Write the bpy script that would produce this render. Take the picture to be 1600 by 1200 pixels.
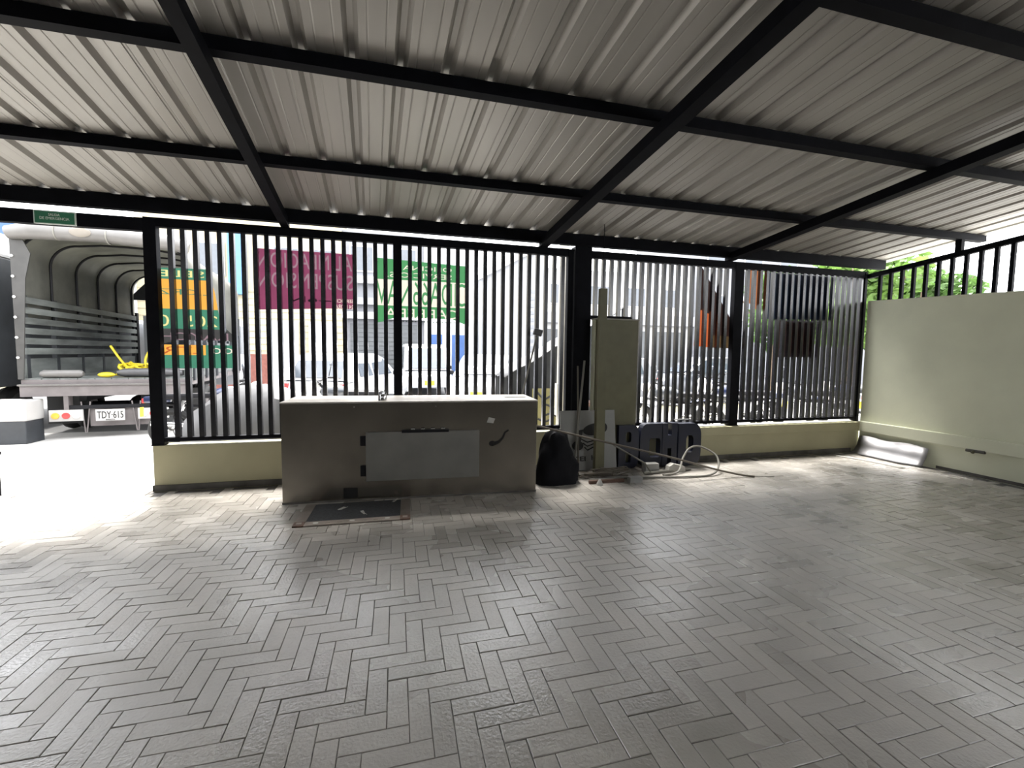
import bpy, bmesh, math, random
from math import sin, cos, tan, pi, radians, atan2, hypot
from mathutils import Matrix, Vector
random.seed(7)
for o in list(bpy.data.objects): bpy.data.objects.remove(o)
S = bpy.context.scene
COL = S.collection
# ------------------------------------------------------------------ camera, light, exposure
YAW, PITCH, ROLL, FPX, HC = radians(14.677), radians(3.955), radians(-0.696), 690.49, 1.5
fw = Vector((sin(YAW)*cos(PITCH), cos(YAW)*cos(PITCH), -sin(PITCH)))
r0 = Vector((cos(YAW), -sin(YAW), 0)); d0 = fw.cross(r0)
rt = cos(ROLL)*r0 + sin(ROLL)*d0; dn = -sin(ROLL)*r0 + cos(ROLL)*d0
cam = bpy.data.cameras.new('camera'); camo = bpy.data.objects.new('camera', cam); COL.objects.link(camo)
cam.sensor_width = 36; cam.lens = FPX/1600*36; cam.clip_start = .05; cam.clip_end = 300
m = Matrix.Identity(4)
for i in range(3):
    m[i][0] = rt[i]; m[i][1] = -dn[i]; m[i][2] = -fw[i]
m[2][3] = HC
camo.matrix_world = m
S.camera = camo
w = bpy.data.worlds.new('overcast_sky'); S.world = w; w.use_nodes = True
bg = w.node_tree.nodes['Background']; bg.inputs[0].default_value = (.96, .975, 1.0, 1); bg.inputs[1].default_value = 4.0
sun = bpy.data.lights.new('sun', 'SUN'); sun.energy = 12.0; sun.angle = radians(22); sun.color = (1, .96, .9)
suno = bpy.data.objects.new('sun', sun); COL.objects.link(suno)
suno.rotation_euler = Vector((.04, -.42, -1)).to_track_quat('-Z', 'Y').to_euler()
S.view_settings.view_transform = 'Standard'; S.view_settings.look = 'None'
S.view_settings.gamma = 1; S.view_settings.use_curve_mapping = False
S.view_settings.exposure = 1.0

# ------------------------------------------------------------------ materials
MATS = {}
def mat(name, col, rough=.6, metal=0., amt=.12, scale=6., bump=0., bscale=60., spec=.5, col2=None, stretch=None, rnd=0., trans=0., coat=0.):
    """procedural surface: base colour broken up by noise, optional relief and per-piece variation"""
    M = bpy.data.materials.new(name); M.use_nodes = True; nt = M.node_tree; N = nt.nodes; L = nt.links
    b = N['Principled BSDF']; b.inputs['Roughness'].default_value = rough; b.inputs['Metallic'].default_value = metal
    b.inputs['Specular IOR Level'].default_value = spec
    if coat: b.inputs['Coat Weight'].default_value = coat; b.inputs['Coat Roughness'].default_value = .25
    tc = N.new('ShaderNodeTexCoord'); mp = N.new('ShaderNodeMapping'); L.new(tc.outputs['Object'], mp.inputs[0])
    if rnd:
        g = N.new('ShaderNodeNewGeometry'); L.new(g.outputs['Position'], mp.inputs[0])
    if stretch: mp.inputs['Scale'].default_value = stretch
    nz = N.new('ShaderNodeTexNoise'); nz.inputs['Scale'].default_value = scale; nz.inputs['Detail'].default_value = 6
    L.new(mp.outputs[0], nz.inputs['Vector'])
    mx = N.new('ShaderNodeMix'); mx.data_type = 'RGBA'
    c1 = [max(0, c*(1-amt)) for c in col]; c2 = list(col2) if col2 else [min(1, c*(1+amt)) for c in col]
    mx.inputs[6].default_value = (*c1, 1); mx.inputs[7].default_value = (*c2, 1)
    rp = N.new('ShaderNodeMapRange'); rp.inputs[1].default_value = .3; rp.inputs[2].default_value = .7
    L.new(nz.outputs[0], rp.inputs[0]); L.new(rp.outputs[0], mx.inputs[0])
    out = mx.outputs[2]
    if rnd:
        oi = N.new('ShaderNodeObjectInfo')
        ad = N.new('ShaderNodeMath'); ad.operation = 'ADD'; L.new(oi.outputs['Random'], ad.inputs[0]); L.new(g.outputs['Random Per Island'], ad.inputs[1])
        fr = N.new('ShaderNodeMath'); fr.operation = 'FRACT'; L.new(ad.outputs[0], fr.inputs[0])
        mr = N.new('ShaderNodeMapRange'); mr.inputs[3].default_value = 1-rnd; mr.inputs[4].default_value = 1+rnd; L.new(fr.outputs[0], mr.inputs[0])
        mm = N.new('ShaderNodeVectorMath'); mm.operation = 'SCALE'; L.new(out, mm.inputs[0]); L.new(mr.outputs[0], mm.inputs[3]); out = mm.outputs[0]
        rr = N.new('ShaderNodeMapRange'); rr.inputs[3].default_value = -.05; rr.inputs[4].default_value = .05; L.new(fr.outputs[0], rr.inputs[0])
        nw = N.new('ShaderNodeTexNoise'); nw.inputs['Scale'].default_value = 1.1; nw.inputs['Detail'].default_value = 3; L.new(mp.outputs[0], nw.inputs['Vector'])   # worn, polished patches
        rw = N.new('ShaderNodeMapRange'); rw.inputs[1].default_value = .35; rw.inputs[2].default_value = .65; rw.inputs[3].default_value = rough-.15; rw.inputs[4].default_value = rough+.12; L.new(nw.outputs[0], rw.inputs[0])
        ra = N.new('ShaderNodeMath'); ra.operation = 'ADD'; L.new(rw.outputs[0], ra.inputs[0]); L.new(rr.outputs[0], ra.inputs[1]); L.new(ra.outputs[0], b.inputs['Roughness'])
    L.new(out, b.inputs['Base Color'])
    if bump:
        n2 = N.new('ShaderNodeTexNoise'); n2.inputs['Scale'].default_value = bscale; n2.inputs['Detail'].default_value = 4; L.new(mp.outputs[0], n2.inputs['Vector'])
        bp = N.new('ShaderNodeBump'); bp.inputs['Strength'].default_value = bump; bp.inputs['Distance'].default_value = .01; L.new(n2.outputs[0], bp.inputs['Height']); L.new(bp.outputs[0], b.inputs['Normal'])
    if trans:
        t = N.new('ShaderNodeBsdfTranslucent'); L.new(out, t.inputs[0]); ms = N.new('ShaderNodeMixShader'); ms.inputs[0].default_value = trans
        L.new(b.outputs[0], ms.inputs[1]); L.new(t.outputs[0], ms.inputs[2]); L.new(ms.outputs[0], N['Material Output'].inputs[0])
    MATS[name] = M
    return M
mat('paver', (.335, .315, .287), .32, amt=.16, scale=2.2, bump=.22, bscale=70, rnd=.10, spec=1.0)
mat('sand', (.10, .095, .09), .9, bump=.4)
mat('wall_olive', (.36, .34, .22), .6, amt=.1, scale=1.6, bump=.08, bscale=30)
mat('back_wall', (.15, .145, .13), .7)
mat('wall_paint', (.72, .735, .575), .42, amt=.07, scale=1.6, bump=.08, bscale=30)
mat('skirting', (.10, .095, .085), .8, amt=.4, scale=5)
mat('black_steel', (.0045, .0048, .0068), .65, amt=.25, scale=9, spec=.07)
mat('bar_steel', (.007, .0072, .011), .24, amt=.2, scale=9, spec=.85)
mat('roof_sheet', (.345, .328, .30), .42, metal=.2, amt=.08, scale=1.4, stretch=(3, .3, 1))
mat('stainless', (.25, .228, .195), .24, metal=.85, amt=.22, scale=1.8, bump=.03, bscale=25)
mat('stainless_panel', (.22, .215, .20), .5, metal=.55, amt=.12, scale=3)
mat('dark_hole', (.008, .008, .008), .9)
mat('counter_top', (.40, .37, .335), .45, metal=.3, amt=.08)
mat('black_plastic', (.007, .007, .009), .6, spec=.25)
mat('sack_black', (.004, .004, .006), .75, spec=.15)
mat('rubber', (.02, .02, .02), .85, bump=.3)
mat('mat_fibre', (.035, .037, .04), .95, amt=.4, scale=60, bump=.8, bscale=250)
mat('frame_metal', (.22, .19, .165), .5, metal=.4, amt=.3)
mat('white_plastic', (.4, .395, .38), .5, amt=.05)
mat('paper', (.45, .44, .41), .8, amt=.05)
mat('aluminium_foil', (.20, .197, .205), .42, metal=.35, amt=.06, scale=3, bump=.15, bscale=9)
mat('beige_pole', (.115, .108, .058), .6, amt=.12)
mat('blue_sign', (.0025, .0045, .018), .4, amt=.2)
mat('cable', (.16, .155, .135), .55)
mat('brown_cable', (.10, .085, .065), .6)
mat('board_white', (.26, .26, .25), .6, amt=.1, scale=3)
mat('ink_black', (.012, .012, .012), .7)
mat('rust_wood', (.09, .05, .035), .8, amt=.4)
mat('sign_green', (.012, .16, .075), .45)
mat('sign_white', (.70, .76, .70), .5)
mat('banner_orange', (.33, .16, .03), .6, amt=.06, trans=.5)
mat('banner_green', (.025, .09, .06), .6, amt=.08, trans=.5)
mat('banner_grey', (.03, .03, .03), .6, trans=.4)
mat('banner_yellow', (.30, .27, .12), .6, trans=.5)
mat('banner_maroon', (.085, .02, .042), .6, amt=.1, trans=.5)
mat('banner_mauve', (.11, .075, .088), .6, amt=.1, trans=.5)
mat('banner_leaf', (.03, .11, .045), .6, amt=.06, trans=.5)
mat('banner_cream', (.32, .29, .25), .6, amt=.05, trans=.5)
mat('banner_ochre', (.04, .026, .012), .6, amt=.1, trans=.35)
mat('banner_red', (.25, .06, .02), .6, amt=.1, trans=.35)
mat('banner_brown', (.02, .01, .008), .6, amt=.2, trans=.2)
mat('banner_navy', (.008, .012, .02), .6, amt=.2, trans=.3)
mat('street', (.46, .45, .43), .85, amt=.12, scale=1.2, bump=.2)
mat('asphalt', (.15, .15, .15), .9, amt=.15, scale=1, bump=.3)
mat('tarp', (.16, .16, .14), .55, amt=.25, scale=2.2, bump=.35, bscale=7, trans=.45)
mat('flap_grey', (.035, .034, .032), .6, amt=.2)
mat('tarp_grey', (.055, .055, .058), .5, amt=.18, scale=3, bump=.5, bscale=8)
mat('tarp_light', (.12, .115, .11), .45, amt=.12, scale=4)
mat('rack_wood', (.12, .13, .125), .6, amt=.5, scale=5, stretch=(1, .25, 1))
mat('truck_steel', (.13, .115, .115), .6, amt=.15)
mat('dark_panel', (.025, .028, .033), .5, amt=.2)
mat('yellow_strap', (.48, .38, .01), .6)
mat('lamp_amber', (.75, .36, .05), .3); mat('lamp_red', (.55, .05, .05), .3); mat('lamp_clear', (.8, .76, .72), .3)
mat('plate_white', (.42, .41, .40), .5, amt=.03); mat('plate_yellow', (.85, .72, .03), .5, amt=.03)
mat('cardboard', (.42, .25, .11), .8)
mat('concrete', (.30, .285, .25), .85, amt=.12, bump=.2)
mat('beige_wall', (.36, .32, .22), .8, amt=.08, scale=4)
mat('brick_red', (.17, .06, .045), .8, amt=.2, scale=9)
mat('grey_wall', (.17, .175, .19), .8, amt=.06)
mat('white_wall', (.42, .42, .42), .8, amt=.04)
mat('pale_wall', (.24, .245, .26), .8, amt=.05)
mat('shutter', (.08, .085, .09), .6, amt=.1)
mat('blue_paint', (.025, .07, .20), .6); mat('sky_blue', (.07, .17, .33), .6)
mat('glass_dark', (.05, .06, .075), .1, spec=.8)
mat('car_white', (.40, .41, .43), .25, amt=.02, coat=.5); mat('car_silver', (.2, .205, .22), .25, amt=.03, metal=.3, coat=.5)
mat('car_dark', (.06, .065, .075), .25, amt=.05, coat=.5)
mat('chrome', (.6, .6, .6), .15, metal=.9)
mat('moto_red', (.35, .02, .02), .3, coat=.4); mat('moto_blue', (.012, .02, .06), .3, coat=.4)
mat('leaf', (.08, .18, .03), .6, amt=.45, scale=1.2, trans=.45, col2=(.16, .27, .06))
mat('leaf_dark', (.05, .12, .025), .6, amt=.4, scale=1.3, trans=.4, col2=(.11, .21, .05))
mat('bark', (.14, .10, .07), .9, amt=.3, bump=.6)
mat('orange_sheet', (.22, .08, .03), .6, amt=.1, trans=.3)

# ------------------------------------------------------------------ mesh helpers
class MB:
    def __init__(s): s.v = []; s.f = []
    def quad(s, pts):
        n = len(s.v); s.v += [tuple(p) for p in pts]; s.f.append(tuple(range(n, n+len(pts)))); return s
    def box(s, x0, x1, y0, y1, z0, z1, M=None, c=0.):
        n = len(s.v)
        if c <= 0:
            P = [(x, y, z) for z in (z0, z1) for y in (y0, y1) for x in (x0, x1)]
            Fc = [(0, 2, 3, 1), (4, 5, 7, 6), (0, 1, 5, 4), (2, 6, 7, 3), (0, 4, 6, 2), (1, 3, 7, 5)]
        else:
            bm = bmesh.new(); bmesh.ops.create_cube(bm, size=1)
            bmesh.ops.scale(bm, vec=(x1-x0, y1-y0, z1-z0), verts=bm.verts); bmesh.ops.translate(bm, vec=((x0+x1)/2, (y0+y1)/2, (z0+z1)/2), verts=bm.verts)
            bmesh.ops.bevel(bm, geom=bm.edges[:]+bm.verts[:], offset=c, segments=2, affect='EDGES', profile=.6)
            bm.verts.ensure_lookup_table(); P = [v.co[:] for v in bm.verts]; Fc = [tuple(v.index for v in f.verts) for f in bm.faces]; bm.free()
        if M: P = [tuple(M @ Vector(p)) for p in P]
        s.v += P; s.f += [tuple(i+n for i in f) for f in Fc]; return s
    def tube(s, path, r, seg=8, cap=True):
        """round tube through points; r may be a list"""
        P = [Vector(p) for p in path]; R = r if isinstance(r, (list, tuple)) else [r]*len(P); n = len(s.v); up = None
        for i, p in enumerate(P):
            t = (P[min(i+1, len(P)-1)]-P[max(i-1, 0)]).normalized()
            if up is None: up = Vector((0, 0, 1)) if abs(t.z) < .9 else Vector((1, 0, 0))
            a = t.cross(up).normalized(); b = a.cross(t).normalized(); up = b
            for k in range(seg):
                q = 2*pi*k/seg; s.v.append(tuple(p + R[i]*(cos(q)*a+sin(q)*b)))
        for i in range(len(P)-1):
            for k in range(seg):
                k2 = (k+1) % seg; s.f.append((n+i*seg+k, n+i*seg+k2, n+(i+1)*seg+k2, n+(i+1)*seg+k))
        if cap:
            s.f.append(tuple(n+k for k in range(seg))[::-1]); s.f.append(tuple(n+(len(P)-1)*seg+k for k in range(seg)))
        return s
    def prism(s, pts, axis, a, b):
        """polygon (list of 2-D points) extruded along an axis between a and b"""
        def mk(u, v, w): return {'x': (w, u, v), 'y': (u, w, v), 'z': (u, v, w)}[axis]
        n = len(s.v); k = len(pts)
        s.v += [mk(u, v, a) for u, v in pts] + [mk(u, v, b) for u, v in pts]
        s.f.append(tuple(range(n, n+k))[::-1]); s.f.append(tuple(range(n+k, n+2*k)))
        for i in range(k): j = (i+1) % k; s.f.append((n+i, n+j, n+k+j, n+k+i))
        return s
    def grid(s, rows):
        n = len(s.v); c = len(rows[0])
        for r in rows: s.v += [tuple(p) for p in r]
        for i in range(len(rows)-1):
            for j in range(c-1): s.f.append((n+i*c+j, n+i*c+j+1, n+(i+1)*c+j+1, n+(i+1)*c+j))
        return s
    def ball(s, c, r, seg=12, rings=8):
        rw = []
        for i in range(rings+1):
            t = pi*i/rings; rw.append([(c[0]+r[0]*sin(t)*cos(2*pi*j/seg), c[1]+r[1]*sin(t)*sin(2*pi*j/seg), c[2]+r[2]*cos(t)) for j in range(seg+1)])
        return s.grid(rw)
    def torus(s, c, R, r, axis='x', seg=24, sub=8):
        rows = []
        for i in range(seg+1):
            a = 2*pi*i/seg; row = []
            for j in range(sub+1):
                b = 2*pi*j/sub; d = R+r*cos(b); u, v, w = d*cos(a), d*sin(a), r*sin(b)
                row.append((c[0]+w, c[1]+u, c[2]+v) if axis == 'x' else (c[0]+u, c[1]+w, c[2]+v))
            rows.append(row)
        return s.grid(rows)
    def mesh(s, name, mt, off=(0, 0, 0), smooth=False):
        me = bpy.data.meshes.new(name); me.from_pydata([(p[0]-off[0], p[1]-off[1], p[2]-off[2]) for p in s.v], [], s.f)
        bm = bmesh.new(); bm.from_mesh(me); bmesh.ops.remove_doubles(bm, verts=bm.verts, dist=1e-5); bmesh.ops.recalc_face_normals(bm, faces=bm.faces); bm.to_mesh(me); bm.free()
        me.materials.append(MATS[mt])
        if smooth:
            for p in me.polygons: p.use_smooth = True
            try: me.set_sharp_from_angle(angle=radians(40))
            except Exception: pass
        return me
    def build(s, name, mt, parent=None, smooth=False, world=False, label=None):
        """one mesh object; world=True: the points are in world space, the parent's base is taken off"""
        off = parent['_base'] if (world and parent is not None and '_base' in parent) else (0, 0, 0)
        o = bpy.data.objects.new(name, s.mesh(name, mt, off, smooth)); COL.objects.link(o)
        if parent is not None: o.parent = parent
        if world and parent is not None: o['_base'] = list(off)
        if label: o['label'] = label
        return o
def tag(o, label=None, cat=None, group=None, kind=None):
    if label: o['label'] = label
    if cat: o['category'] = cat
    if group: o['group'] = group
    if kind: o['kind'] = kind
    return o
def thing(name, loc, label, cat, rz=0., group=None, kind=None):
    o = bpy.data.objects.new(name, None); COL.objects.link(o); o.location = loc; o.rotation_euler = (0, 0, rz); o.empty_display_size = .1
    o['_base'] = list(loc); return tag(o, label, cat, group, kind)
def single(name, mb, mt, label, cat, group=None, smooth=False, base=None):
    """a thing that is one mesh, its origin moved to its base"""
    if base is None:
        xs, ys, zs = zip(*mb.v); base = ((min(xs)+max(xs))/2, (min(ys)+max(ys))/2, min(zs))
    o = bpy.data.objects.new(name, mb.mesh(name, mt, base, smooth)); COL.objects.link(o); o.location = base
    return tag(o, label, cat, group)
def struct(name, mb, mt, parent=None, smooth=False):
    o = mb.build(name, mt, parent, smooth)
    if parent is None: o['kind'] = 'structure'
    return o
def share(o, name, parent, loc=(0, 0, 0), rot=(0, 0, 0)):
    c = bpy.data.objects.new(name, o.data); COL.objects.link(c); c.parent = parent; c.location = loc; c.rotation_euler = rot; return c
def copy_tree(o, parent=None):
    c = o.copy(); COL.objects.link(c); c.parent = parent
    for ch in list(o.children): copy_tree(ch, c)
    return c
def text(string, box, depth, y, mt, parent, name='lettering', mirrored=True, plane='y', bold=0., world=True):
    """lettering fitted into box (x0, x1, z0, z1) on a plane of constant y, cut through it by depth; mirrored = it faces away from us"""
    cu = bpy.data.curves.new('t', 'FONT'); cu.body = string; cu.extrude = .5; cu.offset = bold; cu.resolution_u = 3
    ob = bpy.data.objects.new('t', cu); COL.objects.link(ob)
    me = ob.to_mesh(); V = [v.co.copy() for v in me.vertices]; Fs = [tuple(p.vertices) for p in me.polygons]
    ob.to_mesh_clear(); bpy.data.objects.remove(ob); bpy.data.curves.remove(cu)
    xs = [v.x for v in V]; ys = [v.y for v in V]; X0, X1, Y0, Y1 = min(xs), max(xs), min(ys), max(ys)
    x0, x1, z0, z1 = box; mb = MB()
    for v in V:
        u = (v.x-X0)/(X1-X0); t = (v.y-Y0)/(Y1-Y0)
        x = x1-u*(x1-x0) if mirrored else x0+u*(x1-x0)
        mb.v.append((x, y + v.z*2*depth, z0+t*(z1-z0)))
    mb.f = Fs
    return mb.build(name, mt, parent, world=world)

YF = 5.375                       # inner face of the low front wall
TH = radians(6.0); TT = tan(TH)
def rz(y, z0): return z0 + (YF-y)*TT     # height of a roof plane that is z0 high at the front wall

# ------------------------------------------------------------------ floor of herringbone pavers
fl = struct('floor', MB().box(-9, 7.3, -7, 5.62, -.15, -.008), 'sand')
L, W, G = .2646, .0882, .0025
def paver_mesh(lx, ly):
    a, b, c = lx/2-G/2, ly/2-G/2, .0022; mb = MB()
    lo = [(-a, -b, -.03), (a, -b, -.03), (a, b, -.03), (-a, b, -.03)]; md = [(x, y, -c) for x, y, z in lo]
    tp = [(-a+c, -b+c, 0), (a-c, -b+c, 0), (a-c, b-c, 0), (-a+c, b-c, 0)]
    return lo, md, tp
def add_paver(mb, P, M):
    n = len(mb.v); mb.v += [tuple(M @ Vector(p)) for r in P for p in r]
    for r in (0, 4):
        for i in range(4): j = (i+1) % 4; mb.f.append((n+r+i, n+r+j, n+r+4+j, n+r+4+i))
    mb.f.append((n+8, n+9, n+10, n+11))
PH, PV = paver_mesh(L, W), paver_mesh(W, L)
spots = []
ax, ay = -.135, 1.822            # lower left corner of one upright paver seen in the photograph
for i in range(-140, 141):
    for j in range(-40, 41):
        x = ax + (i + 3*j)*W; y = ay + (-i + 3*j)*W
        for kind, cx, cy in (('H', x-3*W+L/2, y+W/2), ('V', x+W/2, y+L/2)):
            if -7.5 < cx < 7.05 and -1.5 < cy < 5.55 and not (cy > 5.30 and cx > -2.55): spots.append((kind, cx, cy))
def vis(x, y):
    d = Vector((x, y, -HC)); z = d.dot(fw)
    if z < .3: return False
    return abs(d.dot(rt)/z*FPX) < 830 and abs(d.dot(dn)/z*FPX) < 640
seen = sorted([s for s in spots if vis(s[1], s[2])], key=lambda s: s[1]**2+s[2]**2)
near = seen[:300]; nset = set(near)
def wob(cx, cy):
    return Matrix.Translation((cx, cy, random.uniform(-.0018, .0008))) @ Matrix.Rotation(random.gauss(0, .0045), 4, 'X') @ Matrix.Rotation(random.gauss(0, .0045), 4, 'Y') @ Matrix.Rotation(random.gauss(0, .004), 4, 'Z')
pm = {}
for k, P in (('H', PH), ('V', PV)):
    mb = MB(); add_paver(mb, P, Matrix.Identity(4)); pm[k] = mb.mesh('paver', 'paver')
for k, cx, cy in near:
    o = bpy.data.objects.new('paver', pm[k]); COL.objects.link(o); o.parent = fl; o.matrix_local = wob(cx, cy)
mb = MB()
for s in spots:
    if s not in nset: add_paver(mb, PH if s[0] == 'H' else PV, wob(s[1], s[2]))
far = bpy.data.objects.new('paving', None)
me = bpy.data.meshes.new('paving'); me.from_pydata(mb.v, [], mb.f); me.materials.append(MATS['paver'])
far = bpy.data.objects.new('paving', me); COL.objects.link(far); far.parent = fl; far['kind'] = 'stuff'; far['label'] = 'grey herringbone pavers further from the camera'

# ------------------------------------------------------------------ walls
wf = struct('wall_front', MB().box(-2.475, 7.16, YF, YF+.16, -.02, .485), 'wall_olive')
MB().box(-2.485, 2.3, YF-.012, YF, 0, .065).box(-2.487, -2.475, YF-.012, YF+.17, 0, .065).build('skirting', 'skirting', wf)
MB().box(3.05, 7.0, YF-.012, YF, 0, .065).build('skirting', 'skirting', wf)
MB().box(3.05, 7.12, YF-.05, YF, .36, .485, c=.008).build('ledge', 'wall_olive', wf)
XR = 7.15
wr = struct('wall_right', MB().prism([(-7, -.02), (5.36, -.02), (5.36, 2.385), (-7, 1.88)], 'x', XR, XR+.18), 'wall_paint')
MB().box(XR-.05, XR, -7, 5.36, .34, .50, c=.01).build('ledge', 'wall_paint', wr)
MB().box(XR-.006, XR, -7, 4.3, 0, .04).build('skirting', 'skirting', wr)
struct('wall_left', MB().box(-8.6, -8.4, -7, 5.3, -.02, 3.2), 'back_wall')
struct('wall_back', MB().box(-8.4, 7.15, -7.2, -7, -.02, 4.2), 'back_wall')
# broken pipe stub in the right wall
st = thing('pipe_stub', (XR-.05, 3.86, .3), 'short broken pipe stub with dark stain under the ledge of the right wall', 'pipe')
MB().tube([(0, -.09, .035), (0, .10, .03)], .02, 10).build('pipe', 'skirting', st, True)
MB().tube([(-.01, .02, .03), (-.03, .02, .01)], .018, 10).build('elbow', 'beige_pole', st, True)

# ------------------------------------------------------------------ roof: sheets, purlins, rafters
ce = thing('ceiling', (0, YF, 3.02), None, None, kind='structure')
def bar_y(mb, x0, x1, ya, yb, zb, h):
    """beam along the slope, bottom plane zb high at the front wall"""
    n = len(mb.v)
    for y in (ya, yb):
        for x, dz in ((x0, 0), (x1, 0), (x1, h), (x0, h)): mb.v.append((x+(YF-y)*.045, y, rz(y, zb)+dz))
    mb.f += [(n, n+1, n+2, n+3), (n+7, n+6, n+5, n+4)] + [(n+i, n+(i+1) % 4, n+4+(i+1) % 4, n+4+i) for i in range(4)]
    return mb
ZS = 3.025
RP = .288
SK = .05                          # the roof runs slightly askew to the fence
def prof(x):  # one pitch of the sheet: trapezoid rib between two pans with small stiffeners
    return [(x, 0), (x+.045, 0), (x+.052, .003), (x+.059, 0), (x+.101, 0), (x+.127, .036), (x+.161, .036), (x+.187, 0), (x+.229, 0), (x+.236, .003), (x+.243, 0), (x+.288, 0)]
x0 = -.947-.144-29*RP
while x0 < 7.6:
    pts = []
    for k in range(3): pts += prof(x0+k*RP)[:-1 if k < 2 else None]
    pts.append((pts[-1][0]+.03, 0)); xa = pts[0][0]
    pts = [(x, z) for x, z in pts if x <= 7.62]
    rows = [[(x+(YF-y)*SK, y, rz(y, ZS)+z+.005-.005*(x-xa)/.89) for x, z in pts] for y in (-7.0, -3.0, 1.0, 5.52)]
    o = MB().grid(rows).build('roof_sheet', 'roof_sheet', ce, world=True)
    sm = o.modifiers.new('thickness', 'SOLIDIFY'); sm.thickness = .002; sm.offset = 1
    x0 += 3*RP
for k, y in enumerate((5.365, 4.25, 3.0, 1.9, .75, -.4, -1.6, -2.8, -4.0, -5.2, -6.4)):
    h = .138 if k == 0 else .08
    z1 = rz(y, ZS)-.004; x1 = 7.42 if k == 0 else 7.60
    MB().box(-8.3, x1, y-.04, y+.04, z1-h, z1).build('purlin', 'black_steel', ce, world=True)
for x, wd in ((-1.165, .085), (1.805, .11), (4.58, .11), (-4.0, .10), (-6.8, .10)):
    bar_y(MB(), x-wd/2, x+wd/2, -7, 5.42, 2.845, .094).build('rafter', 'black_steel', ce, world=True)

# ------------------------------------------------------------------ front fence
FY0, FY1 = 5.40, 5.45
def post(x0, x1, z0, z1, label, y0=5.385, y1=5.47):
    p = thing('fence_post', ((x0+x1)/2, (y0+y1)/2, z0), label, 'post', group='steel posts of the front fence')
    MB().box(x0, x1, y0, y1, z0, z1, c=.004).build('shaft', 'black_steel', p, world=True)
    MB().box(x0, x1, y0-.008, y1+.01, z0, z0+.012).build('base_plate', 'black_steel', p, world=True)
    return p
post(-2.49, -2.375, .485, 2.83, 'black steel post at the gate opening, leftmost of the fence')
post(-.03, .066, .485, 2.83, 'black steel fence post behind the green banner')
post(2.225, 2.455, .485, 2.88, 'wide black steel column beside the olive meter pillar', 5.36, 5.50)
post(2.137, 2.212, .485, 2.83, 'slim black post right beside the wide column')
post(4.69, 4.84, .485, 2.83, 'black steel fence post beside the orange triangular banner')
post(7.10, 7.15, .485, 2.83, 'black steel corner post against the right wall')
BW = .046
bar_long = MB().box(-BW/2, BW/2, FY0-YF, FY1-YF, 0, 1).mesh('bar', 'bar_steel')
def panel(xa, xb, first, n, label, low=None):
    p = thing('barred_fence', ((xa+xb)/2, YF, .485), label, 'fence', group='barred panels of the front fence'); cx = (xa+xb)/2
    MB().box(xa, xb, 5.39, 5.46, 2.752, 2.83).build('top_rail', 'black_steel', p, world=True)
    MB().box(xa, xb, 5.39, 5.46, .525, .565).build('bottom_rail', 'black_steel', p, world=True)
    for k in range(n):
        x = first + k*.1127; z0 = .56
        if low and x < low: z0 = 2.0
        o = bpy.data.objects.new('bar', bar_long); COL.objects.link(o); o.parent = p; o.location = (x-cx, 0, z0-.485); o.scale = (1, 1, 2.765-z0)
    if low: MB().box(xa, low, 5.39, 5.46, 1.965, 2.01).build('middle_rail', 'black_steel', p, world=True)
    return p
panel(-2.375, -.03, -2.314+.0563, 20, 'barred fence panel holding the orange and the maroon banners')
panel(.066, 2.137, .066+.094, 18, 'barred fence panel behind the right half of the metal counter')
panel(2.455, 4.69, 2.455+.085, 19, 'barred fence panel beside the olive meter pillar', low=3.06)
panel(4.84, 7.10, 4.84+.09, 20, 'barred fence panel nearest the right wall')
gb = single('gate_lintel', MB().box(-8.4, -2.49, 5.39, 5.47, 2.70, 2.83), 'black_steel', 'black steel lintel beam above the open gateway', 'beam')
single('gutter_beam', MB().box(-2.49, 7.15, 5.40, 5.46, 2.8301, 2.845), 'black_steel', 'flat black strip lying along the top of the front fence', 'beam')
# open gate leaf at the far left edge
gl = thing('gate_leaf', (-3.98, 5.50, 0), 'edge of an open dark gate leaf at the left border', 'gate')
MB().box(-4.02, -3.885, 5.50, 5.56, .0, .42).build('leaf_panel', 'black_steel', gl, world=True)
MB().box(-4.04, -3.87, 5.495, 5.565, .42, .45).build('leaf_rail', 'black_steel', gl, world=True)
# small green sign on the lintel
sg = thing('exit_sign', (-3.2, 5.38, 2.70), 'small green sign with pale border fixed on the gate lintel', 'sign')
MB().box(-3.37, -3.035, 5.376, 5.388, 2.697, 2.825).build('plate', 'sign_white', sg, world=True)
MB().box(-3.36, -3.045, 5.373, 5.377, 2.707, 2.815).build('green_field', 'sign_green', sg, world=True)
text('SALIDA', (-3.25, -3.16, 2.775, 2.80), .001, 5.372, 'sign_white', sg, mirrored=False)
text('DE EMERGENCIA', (-3.32, -3.085, 2.74, 2.765), .001, 5.372, 'sign_white', sg, mirrored=False)

# railing on top of the right wall
rl = thing('wall_railing', (XR+.05, 0, 2.2), 'sloping dark railing of upright bars on top of the right wall', 'railing')
def zr(y): return 2.777 + (5.312-y)*.0926
mb = MB(); n = 0
for y in (-5.0, 5.40):
    for x, dz in ((XR, -.035), (XR+.06, -.035), (XR+.06, .035), (XR, .035)): mb.v.append((x, y, zr(y)+dz))
mb.f += [(0, 1, 2, 3), (7, 6, 5, 4)] + [(i, (i+1) % 4, 4+(i+1) % 4, 4+i) for i in range(4)]
mb.build('top_rail', 'black_steel', rl, world=True)
for k in range(44):
    y = 5.217-k*.1507
    MB().box(XR+.01, XR+.05, y-.02, y+.02, 2.385-(5.36-y)*.0409-.03, zr(y)-.02).build('bar', 'black_steel', rl, world=True)
MB().box(XR, XR+.06, 4.215, 4.285, zr(4.25)+.03, 3.06).build('stub_post', 'black_steel', rl, world=True)
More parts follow.
